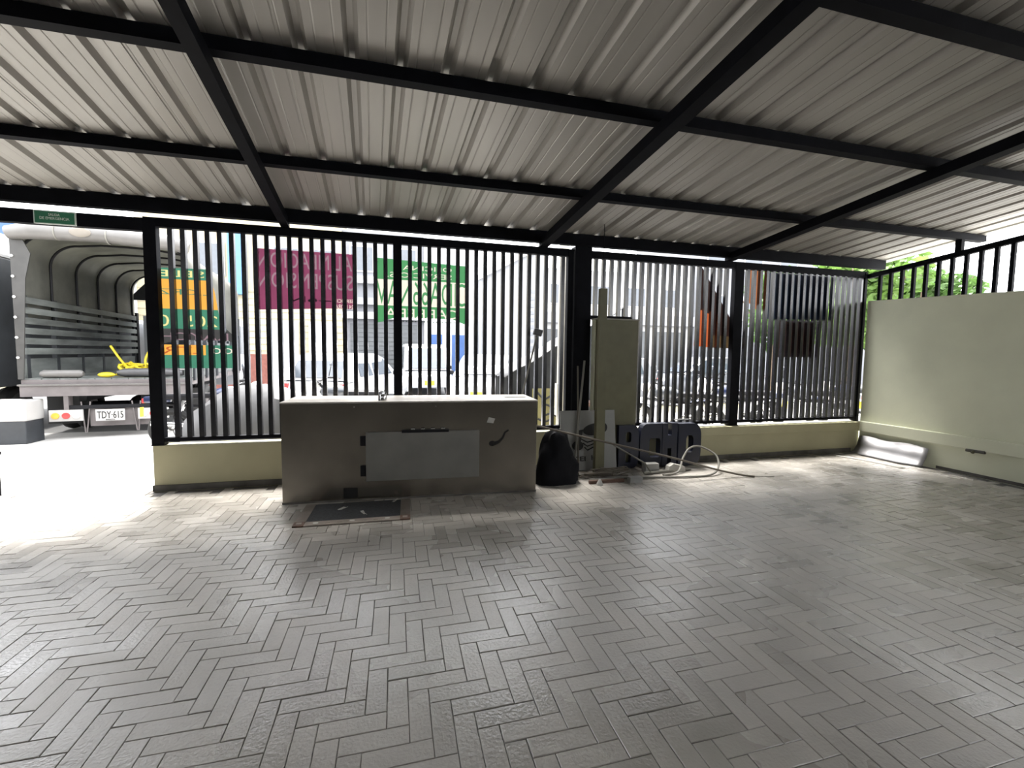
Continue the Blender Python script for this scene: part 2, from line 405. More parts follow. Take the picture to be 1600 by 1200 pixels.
MB().box(XR, XR+.06, 2.965, 3.035, zr(3.0)+.03, 3.18).build('stub_post', 'black_steel', rl, world=True)

# ------------------------------------------------------------------ metal counter
ct = thing('metal_counter', (.19, 4.58, 0), 'long stainless steel counter box with a closed hatch on its front', 'counter', rz=radians(-3.0))
hw, dp, hh = 1.275, .62, 1.0
MB().box(-hw, hw, 0, dp, .0, hh-.012, c=.004).build('body', 'stainless', ct)
MB().box(-hw-.006, hw+.006, -.008, dp+.006, hh-.012, hh+.004, c=.004).build('worktop', 'counter_top', ct)
MB().box(-hw-.004, hw+.004, -.004, dp, 0, .018).build('base_trim', 'skirting', ct)
h = MB().box(-.49, .65, -.028, .0, .20, .695, c=.003).build('hatch', 'stainless_panel', ct)
MB().box(-.14, .33, -.036, -.001, .685, .712).build('hatch_slot', 'black_plastic', h)
for i in range(4): MB().box(-.05+i*.1, -.01+i*.1, -.030, -.012, .712, .728, c=.003).build('latch', 'chrome', h)
MB().box(-.545, -.49, -.012, 0, .56, .66).build('hinge', 'black_plastic', h)
MB().box(-.545, -.49, -.012, 0, .25, .36).build('hinge', 'black_plastic', h)
MB().box(-.71, -.575, -.003, .001, .03, .135).build('cable_opening', 'dark_hole', ct)
MB().prism([(.73, .77), (.80, .76), (.82, .81), (.75, .825)], 'y', -.003, 0).build('sticker', 'paper', ct)
MB().ball((.79, -.002, .545), (.035, .004, .03)).tube([(.80, -.002, .54), (.86, -.003, .56), (.90, -.003, .60), (.925, -.003, .66), (.965, -.003, .685)], [.022, .016, .012, .01, .008], 6).build('scorch_mark', 'ink_black', ct, True)
MB().ball((-.60, -.001, .95), (.007, .003, .007)).ball((.2, -.001, .95), (.005, .003, .005)).build('rivet', 'chrome', ct)
MB().box(.98, 1.22, .30, .37, hh+.004, hh+.012).build('plate_on_top', 'white_plastic', ct)
cp = thing('metal_cup', (-.135, 4.72, 1.004), 'small shiny metal pot standing on top of the counter', 'cup')
MB().tube([(0, 0, 0), (0, 0, .005), (0, 0, .06), (0, 0, .064)], [.03, .036, .036, .033], 16).build('body', 'chrome', cp, True)
MB().torus((0, 0, .06), .036, .004, 'y', 16, 6).build('handle', 'chrome', cp, True)
MB().box(-.045, -.03, -.045, -.03, 0, .055).build('grip', 'black_plastic', cp)

# floor drain frame with mat
mt_ = thing('floor_mat', (-.37, 4.28, 0), 'black floor mat set in a worn metal frame before the counter', 'mat', rz=radians(-1.5))
MB().box(-.40, .40, -.20, .26, .0, .010, c=.003).build('mat_infill', 'mat_fibre', mt_)
for x0_, x1_, y0_, y1_ in ((-.49, -.40, -.19, .27), (.40, .49, -.19, .27), (-.40, .40, -.29, -.20)):
    MB().box(x0_, x1_, y0_, y1_, 0, .012, c=.002).build('frame_strip', 'frame_metal', mt_)
for sx in (-1, 1):
    q = MB().box(sx*.445-.045, sx*.445+.045, -.29, -.19, 0, .014, c=.002).build('frame_corner', 'rust_wood', mt_)
    MB().box(sx*.445-.022, sx*.445+.022, -.262, -.218, .014, .017).build('corner_square', 'frame_metal', q)
for i in range(7): MB().box(-.33+i*.1, -.29+i*.1, -.26, -.23, .012, .0145).build('stud', 'paper' if i % 3 == 0 else 'frame_metal', mt_)
for (x, y, a, lab) in ((-.50, 4.36, .5, 'crumpled white paper scrap on the left of the floor mat'), (-.30, 4.19, 2, 'crumpled white paper scrap at the front of the floor mat'), (-.02, 4.47, 1, 'crumpled paper scrap in the shade beside the counter')):
    mb = MB()
    rows = [[(x+.03*(u-1.5)*cos(a)-.012*(v-1)*sin(a)+random.uniform(-.004, .004), y+.03*(u-1.5)*sin(a)+.012*(v-1)*cos(a), .013+random.uniform(0, .016)) for u in range(4)] for v in range(3)]
    o = single('paper_scrap', mb.grid(rows), 'paper', lab, 'paper', 'paper scraps near the counter'); o.modifiers.new('t', 'SOLIDIFY').thickness = .002

# ------------------------------------------------------------------ junk beside the counter
mp_ = thing('meter_pillar', (2.72, 5.30, 0), 'olive painted meter pillar standing in the fence', 'pillar')
MB().box(2.475, 3.06, 5.20, 5.36, 0, 1.945, c=.006).build('body', 'beige_pole', mp_, world=True)
MB().box(2.465, 3.07, 5.19, 5.37, 1.945, 1.962).build('cap', 'concrete', mp_, world=True)
MB().box(2.455, 2.475, 5.24, 5.32, .5, 1.94).build('side_strip', 'wall_paint', mp_, world=True)
po = thing('leaning_pole', (2.45, 4.93, 0), 'tall olive square pole with a thin rod standing before the pillar', 'pole')
MB().prism([(2.35, 0), (2.47, 0), (2.455, 2.29), (2.37, 2.29)], 'y', 4.90, 4.97).build('shaft', 'beige_pole', po, world=True)
MB().tube([(2.42, 4.94, 2.28), (2.412, 4.94, 3.05)], .004, 6).build('rod', 'black_steel', po, world=True)
def rod(name, a, b, r, mt, label, cat='rod', seg=8): return single(name, MB().tube([a, b], r, seg), mt, label, cat, smooth=True)
rod('steel_rod', (2.10, 4.98, .02), (2.30, 5.18, 1.42), .014, 'cable', 'thin grey rod leaning on the wide column')
rod('dark_rod', (2.16, 4.97, .02), (2.235, 5.24, 1.35), .012, 'brown_cable', 'thin dark rod leaning beside the grey rod')
# white board with black logo
wb = thing('logo_board', (2.32, 5.03, .0), 'white board with a black blob logo leaning by the column', 'board', rz=radians(-1))
TL = Matrix.Rotation(radians(-8), 4, 'X')
def onb(mb): mb.v = [tuple(TL @ Vector(p)) for p in mb.v]; return mb
onb(MB().box(-.35, .39, 0, .018, .045, .80)).build('board', 'board_white', wb)
def ell(cx, cz, a, b, rot=0, n=24): return [(cx+a*cos(t)*cos(rot)-b*sin(t)*sin(rot), cz+a*cos(t)*sin(rot)+b*sin(t)*cos(rot)) for t in [2*pi*i/n for i in range(n)]]
onb(MB().prism(ell(.11, .56, .165, .075, .15), 'y', -.004, 0).prism(ell(.20, .58, .08, .07), 'y', -.0045, 0)).build('logo_cloud', 'ink_black', wb)
onb(MB().prism(ell(-.13, .36, .075, .06), 'y', -.004, 0).prism([(-.16, .38), (-.10, .36), (-.05, .56), (-.12, .55)], 'y', -.0045, 0)).build('logo_root', 'ink_black', wb)
for k in range(3): onb(MB().tube([(-.08+.02*k, -.002, .44-.05*k), (0, -.002, .40-.05*k), (.09, -.002, .42-.04*k)], .008, 6)).build('logo_stroke', 'ink_black', wb)
for tx, bx_ in (('CEI', (-.19, -.03, .165, .225)), ('ION', (.05, .20, .175, .235))):
    t_ = text(tx, bx_, .002, -.003, 'ink_black', wb, mirrored=False, world=False, bold=.02); t_.data.transform(TL)
# blue channel letters standing against the low wall
bl = thing('channel_letters', (3.40, 5.13, 0), 'dark blue block sign letters standing against the low wall', 'sign letters', rz=radians(-1.0))
def letter(outer, holes, x, wd, hgt, name='letter'):
    """letter cut from an outline with openings, 11 cm thick"""
    bm = bmesh.new()
    def ring(pts):
        vs = [bm.verts.new((x+u*wd, 0, .015+v*hgt)) for u, v in pts]; return [bm.edges.new((vs[i], vs[(i+1) % len(vs)])) for i in range(len(vs))]
    es = ring(outer)
    for h_ in holes: es += ring(h_)
    bmesh.ops.triangle_fill(bm, edges=es, use_beauty=True)
    r = bmesh.ops.extrude_face_region(bm, geom=bm.faces[:]); bmesh.ops.translate(bm, vec=(0, .11, 0), verts=[v for v in r['geom'] if isinstance(v, bmesh.types.BMVert)])
    bmesh.ops.recalc_face_normals(bm, faces=bm.faces); me = bpy.data.meshes.new(name); bm.to_mesh(me); bm.free(); me.materials.append(MATS['blue_sign'])
    o = bpy.data.objects.new(name, me); COL.objects.link(o); o.parent = bl; return o
def rr(x0, x1, y0, y1, r, corners=(1, 1, 1, 1), ar=1.0):
    P = []; n = 6
    for cx, cy, a0, on in ((x1-r, y1-r*ar, 0, corners[0]), (x0+r, y1-r*ar, 90, corners[1]), (x0+r, y0+r*ar, 180, corners[2]), (x1-r, y0+r*ar, 270, corners[3])):
        if on: P += [(cx+r*cos(radians(a0+90*i/n)), cy+r*ar*sin(radians(a0+90*i/n))) for i in range(n+1)]
        else: P.append({0: (x1, y1), 90: (x0, y1), 180: (x0, y0), 270: (x1, y0)}[a0])
    return P
letter(rr(0, 1, 0, 1, .25, (1, 0, 0, 1)), [rr(.35, .62, .12, .38, .08), rr(.35, .62, .6, .84, .08)], -.61, .29, .57)
letter(rr(0, 1, 0, 1, .3, (0, 1, 1, 0)), [rr(.42, .94, .22, .66, .1)], -.30, .32, .58)
letter([(0, 0), (.36, 0), (.36, .42), (.62, .42), (.62, 0), (1, 0), (1, 1), (.62, 1), (.62, .72), (.36, .72), (.36, 1), (0, 1)], [], .03, .22, .58)
letter(rr(0, 1, 0, 1, .3, (1, 0, 0, 1)), [rr(.34, .66, .30, .72, .12)], .27, .35, .57)
single('white_bracket', MB().box(3.74, 3.97, 5.33, 5.345, .60, .612).box(3.90, 3.915, 5.33, 5.345, .485, .60).box(3.88, 3.94, 5.33, 5.40, .485, .492), 'white_plastic', 'small white bracket sticking up behind the blue letters', 'bracket')
# dark bag at the left, behind the counter end
mb = MB(); rows = []
for i in range(11):
    t = i/10; rr_ = .31*(1-.62*t**1.4)*(1 if i < 10 else .05); rows.append([(1.80+rr_*.90*(1+.10*sin(3*a+i*.7)+.06*sin(7*a-i))*cos(a), 4.80+.55*rr_*(1+.12*cos(2*a-i*.5)+.06*sin(6*a+i))*sin(a), .64*t+.02*sin(4*a+i)*(0 < i < 10)) for a in [2*pi*j/28 for j in range(29)]])
single('dark_sack', mb.grid(rows), 'sack_black', 'big black plastic sack slumped against the counter end', 'sack', smooth=True)
single('board_scrap', MB().box(2.16, 2.60, 4.63, 4.67, 0, .035), 'rust_wood', 'reddish brown timber strip lying before the logo board', 'timber')
single('white_block', MB().box(2.64, 2.80, 4.56, 4.64, 0, .065, c=.004), 'board_white', 'small white block on the floor before the blue letters', 'block')
single('white_carton', MB().box(3.05, 3.24, 4.90, 5.0, 0, .12, c=.004), 'board_white', 'small crumpled white carton beside the coiled hose', 'carton')
single('plastic_wedge', MB().prism([(3.36, 0), (3.62, 0), (3.60, .07), (3.44, .11), (3.38, .08)], 'y', 4.88, 4.96), 'paper', 'torn white plastic piece lying by the coiled hose', 'plastic')
single('white_funnel', MB().tube([(2.26, 4.58, 0), (2.26, 4.58, .02), (2.26, 4.58, .07)], [.04, .035, .008], 12), 'white_plastic', 'small white cone before the logo board', 'cone', smooth=True)
def curve(pts, n=8):
    P = [Vector(p) for p in pts]; P = [P[0]]+P+[P[-1]]; out = []
    for i in range(1, len(P)-2):
        for k in range(n):
            t = k/n; a, b, c, d = P[i-1], P[i], P[i+1], P[i+2]
            out.append(.5*((2*b)+(c-a)*t+(2*a-5*b+4*c-d)*t*t+(3*b-a-3*c+d)*t**3))
    return out+[P[-2]]
single('hose', MB().tube(curve([(2.2, 4.74, .016), (2.8, 4.72, .016), (3.4, 4.62, .016), (3.78, 4.62, .018), (3.98, 4.72, .08), (4.05, 4.86, .20), (3.92, 5.0, .29), (3.74, 4.98, .28), (3.60, 4.92, .17), (3.45, 4.80, .03), (3.2, 4.75, .016)]), .013, 8), 'cable', 'grey hose curled into an upright loop on the floor', 'hose', smooth=True)
single('long_rod', MB().tube(curve([(1.50, 4.66, .70), (2.2, 4.66, .52), (3.1, 4.58, .30), (3.75, 4.54, .12), (4.12, 4.52, .03), (4.30, 4.46, .012)]), .012, 8), 'brown_cable', 'long thin conduit sloping down from the counter to the floor', 'rod', smooth=True)
single('grey_rod', MB().tube([(2.56, 4.84, .40), (3.0, 4.84, .15), (3.1, 4.84, .012)], .01, 8), 'cable', 'short grey rod propped before the logo board', 'rod', smooth=True)
single('wire_end', MB().tube(curve([(4.22, 4.50, .01), (4.4, 4.46, .008), (4.56, 4.42, .007)]), .004, 6), 'cable', 'fine wire tail at the end of the long conduit', 'wire', smooth=True)
single('floor_pipe', MB().tube([(3.0, 4.86, .02), (3.72, 4.92, .02)], .017, 8), 'cable', 'straight pale pipe lying before the blue letters', 'pipe', smooth=True)
single('cable_tangle', MB().tube(curve([(2.1+.85*random.random(), 4.78+.12*random.random(), .02+.10*random.random()) for _ in range(26)], 5), .008, 6), 'brown_cable', 'tangle of dark cable on the floor before the logo board', 'cable', smooth=True)
sq = thing('squeegee', (1.47, 5.26, 1.0), 'grey floor squeegee leaning head up behind the counter', 'squeegee')
MB().tube([(1.40, 5.22, .60), (1.705, 5.31, 1.72)], .011, 8).build('handle', 'cable', sq, True, world=True)
MB().box(-.055, .055, -.03, .03, -.04, .045, Matrix.Translation((1.72, 5.32, 1.765)) @ Matrix.Rotation(.25, 4, 'Y'), c=.012).build('head', 'tarp_grey', sq, world=True)
# foil sheet at the right wall, white strip on the floor
mb = MB(); rows = []
for i in range(13):
    y = 5.30-i*(5.30-4.35)/12; wv = .012*sin(i*1.3)
    rows.append([(6.90+.008*sin(i*2)+.03*(i > 9)*(i-9)*.6, y, .012), (6.97+wv*.6, y, .035), (7.05+wv, y+.01, .13), (7.092, y+.015, .27+.012*sin(i*.9))])
o = single('foil_sheet', mb.grid(rows), 'aluminium_foil', 'curled silver metal sheet leaning at the foot of the right wall', 'metal sheet', smooth=True); o.modifiers.new('t', 'SOLIDIFY').thickness = .003
mb = MB(); rows = []
for i in range(9):
    t = i/8; x = 6.50+.18*t+.05*sin(3*t); y = 5.18-.80*t; rows.append([(x-.03, y, .004), (x, y+.005, .012+.006*sin(6*t)), (x+.04, y+.01, .005)])
o = single('white_strip', mb.grid(rows), 'paper', 'thin white plastic strip lying on the floor by the silver sheet', 'strip', smooth=True); o.modifiers.new('t', 'SOLIDIFY').thickness = .002

# ------------------------------------------------------------------ banners hung outside the fence (their print reads backwards from here)
YB = 5.49
def outline(string, box, bold=0.):
    """mirrored outline loops of lettering fitted into box (x0, x1, z0, z1)"""
    cu = bpy.data.curves.new('t', 'FONT'); cu.body = string; cu.offset = bold; cu.resolution_u = 3; cu.fill_mode = 'NONE'
    ob = bpy.data.objects.new('t', cu); COL.objects.link(ob); me = ob.to_mesh()
    V = [v.co.copy() for v in me.vertices]; nb = {}
    for e in me.edges:
        i, j = e.vertices; nb.setdefault(i, []).append(j); nb.setdefault(j, []).append(i)
    ob.to_mesh_clear(); bpy.data.objects.remove(ob); bpy.data.curves.remove(cu)
    xs = [v.x for v in V]; ys = [v.y for v in V]; X0, X1, Z0, Z1 = min(xs), max(xs), min(ys), max(ys); x0, x1, z0, z1 = box
    P = [(x1-(v.x-X0)/(X1-X0)*(x1-x0), z0+(v.y-Z0)/(Z1-Z0)*(z1-z0)) for v in V]
    todo = set(nb); out = []
    while todo:
        i = min(todo); lp = []
        while i is not None and i in todo:
            todo.discard(i); lp.append(P[i]); i = next((k for k in nb[i] if k in todo), None)
        if len(lp) > 2: out.append(lp)
    return out
def flat(name, loops, mt, parent, y, base):
    """single cloth surface filling closed loops by the even-odd rule"""
    cu = bpy.data.curves.new('f', 'CURVE'); cu.dimensions = '2D'; cu.fill_mode = 'FRONT'
    for lp in loops:
        sp = cu.splines.new('POLY'); sp.points.add(len(lp)-1); sp.use_cyclic_u = True
        for q, (x, z) in zip(sp.points, lp): q.co = (x-base[0], z-base[2], 0, 1)
    ob = bpy.data.objects.new('f', cu); COL.objects.link(ob); m0 = ob.to_mesh()
    me = bpy.data.meshes.new(name); me.from_pydata([(v.co.x, y-base[1], v.co.y) for v in m0.vertices], [], [tuple(p.vertices) for p in m0.polygons])
    ob.to_mesh_clear(); bpy.data.objects.remove(ob); bpy.data.curves.remove(cu); me.materials.append(MATS[mt])
    o = bpy.data.objects.new(name, me); COL.objects.link(o); o.parent = parent; return o
def banner(name, bands, label, y=YB):
    """bands: (polygon, cloth material, [(lettering, box, material, bold)]) side by side in one hanging cloth"""
    P = [p for b_ in bands for p in b_[0]]; base = (sum(p[0] for p in P)/len(P), y, min(p[1] for p in P))
    b = thing(name, base, label, 'banner')
    for poly, mt, txt in bands:
        T = [(outline(t[0], t[1], t[3] if len(t) > 3 else 0), t[2]) for t in txt]
        flat('cloth', [poly]+[l_ for t in T for l_ in t[0]], mt, b, y, base)
        for t, m2_ in T: flat('lettering', t, m2_, b, y, base)
    for x in (min(p[0] for p in P)+.03, max(p[0] for p in P)-.03):
        z = max(p[1] for p in P)-.03; MB().tube([(x, y-.014, z), (x, y+.012, z)], .004, 6).build('tie', 'cable', b, world=True)
    return b
xl = lambda z: -1.70-.02*(z-1.3)
banner('tyre_banner', [
    ([(-2.44, 2.24), (-1.93, 2.24), (-1.965, 2.36), (-2.44, 2.355)], 'banner_green', [('SELB', (-2.43, -1.99, 2.265, 2.335), 'banner_yellow')]),
    ([(-2.44, 1.93), (-1.87, 1.93), (-1.895, 2.12), (-1.93, 2.24), (-2.44, 2.24)], 'banner_orange', [('L.CRZ', (-2.43, -1.93, 2.08, 2.14), 'banner_green')]),
    ([(-2.44, 1.72), (-1.79, 1.72), (-1.85, 1.80), (-1.87, 1.93), (-2.44, 1.93)], 'banner_green', [('20510', (-2.43, -1.88, 1.745, 1.865), 'banner_yellow', .02)]),
    ([(-2.44, 1.55), (-1.69, 1.55), (-1.69, 1.62), (-1.79, 1.72), (-2.44, 1.72)], 'banner_grey', [('RAYCH', (-2.42, -1.78, 1.60, 1.68), 'banner_mauve')]),
    ([(-2.44, 1.44), (-2.0, 1.44), (-2.0, 1.55), (-2.44, 1.55)], 'banner_orange', [('LTR', (-2.40, -2.03, 1.455, 1.53), 'banner_red')]),
    ([(-2.0, 1.44), (-1.69, 1.44), (-1.69, 1.55), (-2.0, 1.55)], 'banner_green', [('CC', (-1.95, -1.74, 1.455, 1.52), 'banner_cream')]),
    ([(-2.44, 1.30), (-1.69, 1.30), (-1.69, 1.44), (-2.44, 1.44)], 'banner_green', [])], 'green and orange banner with cut corner hung by the gate post')
banner('maroon_banner', [([(-1.485, 1.95), (-.455, 1.945), (-.465, 2.617), (-1.485, 2.62)], 'banner_maroon', [
    ('ALINEACION', (-1.47, -.49, 2.42, 2.59), 'banner_mauve', .012), ('SUSPENSION', (-1.47, -.48, 2.20, 2.375), 'banner_mauve', .012),
    ('--6N', (-1.14, -.72, 2.05, 2.12), 'ink_black'), ('SERVICIO', (-.70, -.48, 2.06, 2.10), 'banner_cream'), ('24 HORAS', (-.70, -.48, 1.99, 2.04), 'banner_cream')])], 'maroon banner with faded grey lettering hung on the fence')
banner('green_banner', [
    ([(-.235, 2.355), (.873, 2.355), (.87, 2.56), (-.235, 2.60)], 'banner_leaf', [('OFICINA', (.08, .66, 2.475, 2.53), 'banner_cream', .02), ('SERVICIO S.', (-.10, .66, 2.385, 2.445), 'banner_cream', .02)]),
    ([(-.235, 2.05), (.874, 2.05), (.873, 2.355), (-.235, 2.355)], 'banner_cream', [('CIDA66NAV', (-.225, .865, 2.065, 2.345), 'banner_leaf', .01)]),
    ([(-.235, 1.845), (.875, 1.83), (.874, 2.05), (-.235, 2.05)], 'banner_leaf', [('CARRERA', (-.13, .74, 1.91, 2.02), 'banner_cream', .02), ('........................', (-.14, .70, 1.862, 1.875), 'banner_cream')])], 'green and cream banner with large lettering hung on the fence')
banner('triangle_banner', [
    ([(4.145, 2.18), (4.36, 2.10), (4.62, 2.19), (4.22, 2.74), (4.18, 2.74)], 'banner_brown', []),
    ([(4.12, 1.64), (4.40, 1.62), (4.36, 2.10), (4.145, 2.18)], 'banner_red', []),
    ([(4.385, 1.80), (4.87, 1.78), (4.86, 1.86), (4.62, 2.19), (4.36, 2.10)], 'banner_brown', []),
    ([(4.40, 1.62), (4.90, 1.61), (4.87, 1.78), (4.385, 1.80)], 'banner_ochre', [])], 'dark red triangular banner hung beside the fence post')
banner('navy_banner', [([(5.34, 2.06), (6.47, 2.08), (6.43, 2.75), (5.32, 2.75)], 'banner_navy', [])], 'dark navy banner hung on the right fence panel')
banner('brown_banner', [([(5.58, 1.49), (6.23, 1.50), (6.20, 2.05), (5.56, 2.05)], 'banner_brown', [])], 'dark brown banner hanging below the navy banner')
banner('orange_pennant', [([(5.01, 2.30), (5.25, 2.14), (5.235, 2.76), (5.0, 2.76)], 'orange_sheet', [])], 'narrow orange cloth hanging left of the navy banner')

# ------------------------------------------------------------------ outside: ground
struct('ground', MB().box(-60, 60, 5.62, 9.6, -.16, -.012), 'street')
struct('road', MB().box(-60, 60, 9.6, 60, -.2, -.04), 'asphalt')
struct('side_ground', MB().box(7.33, 60, -20, 5.62, -.2, -.03), 'street')
struct('side_ground_left', MB().box(-60, -9, -20, 5.62, -.2, -.03), 'street')

# ------------------------------------------------------------------ stake truck behind the gateway
tk = thing('stake_truck', (-4.71, 9.0, -.012), 'stake body truck with open canvas cover backed up to the gateway', 'truck', rz=radians(7.5))
hw = 1.14; LB = 4.6
dk = MB().box(-hw, hw, 0, LB, .88, .99).build('deck', 'truck_steel', tk)
for i in range(10):
    x = -hw+.02+i*.226; MB().box(x, x+.216, .02, LB, .99, 1.01).build('plank', 'rack_wood', dk)
MB().box(-hw, hw, -.05, 0, .72, .90).build('rear_beam', 'truck_steel', tk)
MB().box(-hw-.02, hw+.02, -.07, .02, .895, .92).build('rear_edge', 'tarp_light', tk)
for s in (-1, 1):
    MB().box(s*.42-.05, s*.42+.05, .1, 7.2, .62, .86).build('chassis_rail', 'black_plastic', tk)
    sd = MB().box(s*hw-.03*(s > 0), s*hw+.03*(s < 0), .05, LB, 1.01, 1.33).build('side_board', 'rack_wood', tk)
    for k in range(6):
        z = 1.40+k*.165; xi = s*(hw-.055)
        MB().box(xi-.015, xi+.015, .05, LB, z, z+.105, c=.004).build('slat', 'rack_wood', tk)
    for k in range(6):
        y = .12+k*.86; MB().box(s*hw-.035, s*hw+.035, y, y+.09, .95, 2.36).build('stake', 'dark_panel', tk)
    MB().box(s*(hw-.06)-.02, s*(hw-.06)+.02, LB-.12, LB, 1.0, 2.42).build('corner_post', 'black_plastic', tk)
def hoop(y, dx=0., n=10):
    P = []; a = hw+.02+dx; r = .42
    P += [(-a, y, z) for z in (1.9, 2.4, 2.9, 3.38-r+dx)]
    P += [(-a+r-r*cos(pi/2*i/n), y, 3.38+dx-r+r*sin(pi/2*i/n)) for i in range(1, n+1)]
    P += [(x, y, 3.38+dx+.05*(1-(x/a)**2)-.0) for x in (-.4, 0, .4)]
    return P + [(-p[0], p[1], p[2]) for p in reversed(P[:4+n])]
rows = []
for i in range(24):
    y = .0+LB*i/23; k = .018*(1-cos(2*pi*(y-.12)/.86)); rows.append([(p[0]*(1-k*.5)+random.uniform(-.006, .006), y, p[2]-k*.6*(p[2] > 2.6)+random.uniform(-.006, .006)) for p in hoop(y)])
cv = MB().grid(rows).build('canvas', 'tarp', tk, True); cv.modifiers.new('t', 'SOLIDIFY').thickness = .012
for k in range(6): MB().tube(hoop(.12+k*.86, -.03), .02, 6).build('hoop', 'black_plastic', tk, True)
MB().prism([(-hw, 2.9), (-.72, 3.38), (.72, 3.38), (hw, 2.9), (hw, 2.75), (-hw, 2.75)], 'y', LB-.02, LB).build('front_flap', 'dark_panel', tk)
rl_ = MB().tube([(-hw-.02, -.05, 3.30), (-hw+.3, -.08, 3.36), (0, -.09, 3.38), (hw-.2, -.08, 3.35), (hw+.05, -.05, 3.28)], [.10, .135, .125, .13, .10], 14).build('rolled_flap', 'tarp_light', tk, True)
MB().ball((-.22, -.215, 3.37), (.14, .02, .08)).build('patch', 'banner_cream', rl_, True)
for x in (-.55, .1, .62): MB().torus((x, -.085, 3.37), .132, .010, 'x', 18, 6).build('tie', 'cable', rl_, True)
MB().prism([(-hw-.02, 1.0), (-hw+.05, 1.0), (-hw+.14, 2.6), (-hw+.22, 3.0), (-hw+.10, 3.3), (-hw-.02, 3.3)], 'y', -.03, -.01).build('side_flap', 'flap_grey', tk)
for k in range(6): MB().ball((-hw+.0, -.04, 1.35+k*.32), (.022, .01, .022), 8, 6).build('eyelet', 'white_plastic', tk)
for s in (-1, 1):
    x = s*.585; lb = MB().box(x-.215, x+.215, -.06, -.03, .305, .49).build('lamp_bar', 'plate_white', tk)
    for j, c in enumerate(('lamp_amber', 'lamp_red', 'lamp_clear')):
        xx = x + (j-1)*.135*(-s) * (-1 if s > 0 else 1) if False else x + s*(1-j)*.135
        MB().tube([(xx, -.06, .395), (xx, -.075, .395), (xx, -.08, .395)], [.052, .05, .03], 16).build('lamp', c, lb, True)
    MB().box(x-.03, x+.03, -.04, .1, .49, .75).build('lamp_bracket', 'truck_steel', tk)
    for xx in (s*.80, s*1.02):
        MB().torus((xx, 1.25, .42), .30, .12, 'x', 28, 10).build('tyre', 'rubber', tk, True)
        MB().tube([(xx-.06, 1.25, .42), (xx+.06, 1.25, .42)], .21, 18).build('rim', 'truck_steel', tk, True)
    MB().box(s*.90-.22, s*.90+.22, .62, .635, .18, .78).build('mud_flap', 'rubber', tk)
    MB().torus((s*.95, 5.75, .42), .30, .12, 'x', 28, 10).build('tyre', 'rubber', tk, True)
    MB().tube([(s*.28, -.02, .62), (s*.34, -.02, .10)], .010, 6).tube([(s*.40, -.02, .62), (s*.36, -.02, .10)], .010, 6).build('support_rod', 'truck_steel', tk, True)
pl = MB().box(-.195, .195, -.085, -.075, .295, .49).build('plate', 'plate_white', tk)
text('TDY·615', (-.175, .175, .335, .455), .002, -.087, 'ink_black', pl, mirrored=False, world=False)
text('BOGOTA', (-.06, .06, .305, .322), .002, -.087, 'ink_black', pl, mirrored=False, world=False)
MB().box(-.55, .62, -.03, .02, .50, .56).build('rear_bar', 'black_plastic', tk)
MB().prism([(-.3, .20), (.62, .20), (.75, .38), (.75, .5), (-.3, .5)], 'y', .0, .06).build('bumper', 'truck_steel', tk)
MB().tube([(0, 1.25, .42), (0, 4.6, .6)], .05, 8).tube([(-.8, 1.25, .42), (.8, 1.25, .42)], .09, 8).ball((0, 1.25, .42), (.2, .2, .2)).build('axle', 'black_plastic', tk, True)
cab = MB().prism([(4.85, .55), (6.9, .55), (6.95, 1.3), (6.6, 2.35), (4.85, 2.38)], 'x', -1.05, 1.05).build('cab', 'car_white', tk)
MB().box(-.85, .85, 4.83, 4.85, 1.55, 2.15).build('rear_window', 'glass_dark', cab)
for s in (-1, 1): MB().prism([(5.3, 1.4), (6.65, 1.4), (6.4, 2.2), (5.3, 2.2)], 'x', s*1.05, s*1.06).build('side_window', 'glass_dark', cab)
single('tarp_roll', MB().tube([(-5.66, 8.98, 1.07), (-5.62, 8.985, 1.07), (-5.15, 9.03, 1.07), (-5.11, 9.035, 1.07)], [.04, .065, .065, .04], 12), 'tarp_light', 'pale rolled tarp at the left of the truck deck edge', 'tarp roll', smooth=True)
single('tarp_bundle', MB().tube([(-4.70, 9.18, 1.08), (-4.60, 9.19, 1.082), (-4.05, 9.24, 1.086), (-3.75, 9.27, 1.08)], [.04, .075, .08, .05], 12), 'tarp_grey', 'grey tarp bundle at the right of the truck deck edge', 'tarp roll', smooth=True)
yp = thing('yellow_straps', (-4.55, 9.55, 1.0), 'heap of bright yellow straps on the truck deck', 'strap')
for k in range(7):
    a = [( -.35+.7*random.random(), -.15+.35*random.random(), .03+.24*random.random()) for _ in range(5)]
    MB().tube(curve(a, 5), .022, 6).build('strap', 'yellow_strap', yp, True)
MB().tube(curve([(.10, .4, 1.25), (.12, .3, .7), (.05, .1, .3), (.15, 0, .05)], 5), .02, 6).build('strap', 'yellow_strap', yp, True)
MB().tube(curve([(-.48, .1, .55), (-.3, .05, .28), (-.1, 0, .06)], 5), .02, 6).build('strap', 'yellow_strap', yp, True)
single('yellow_bag', MB().ball((-4.82, 9.10, 1.05), (.13, .07, .045)), 'yellow_strap', 'small yellow bundle between the rolled tarps on the truck', 'bundle', smooth=True)

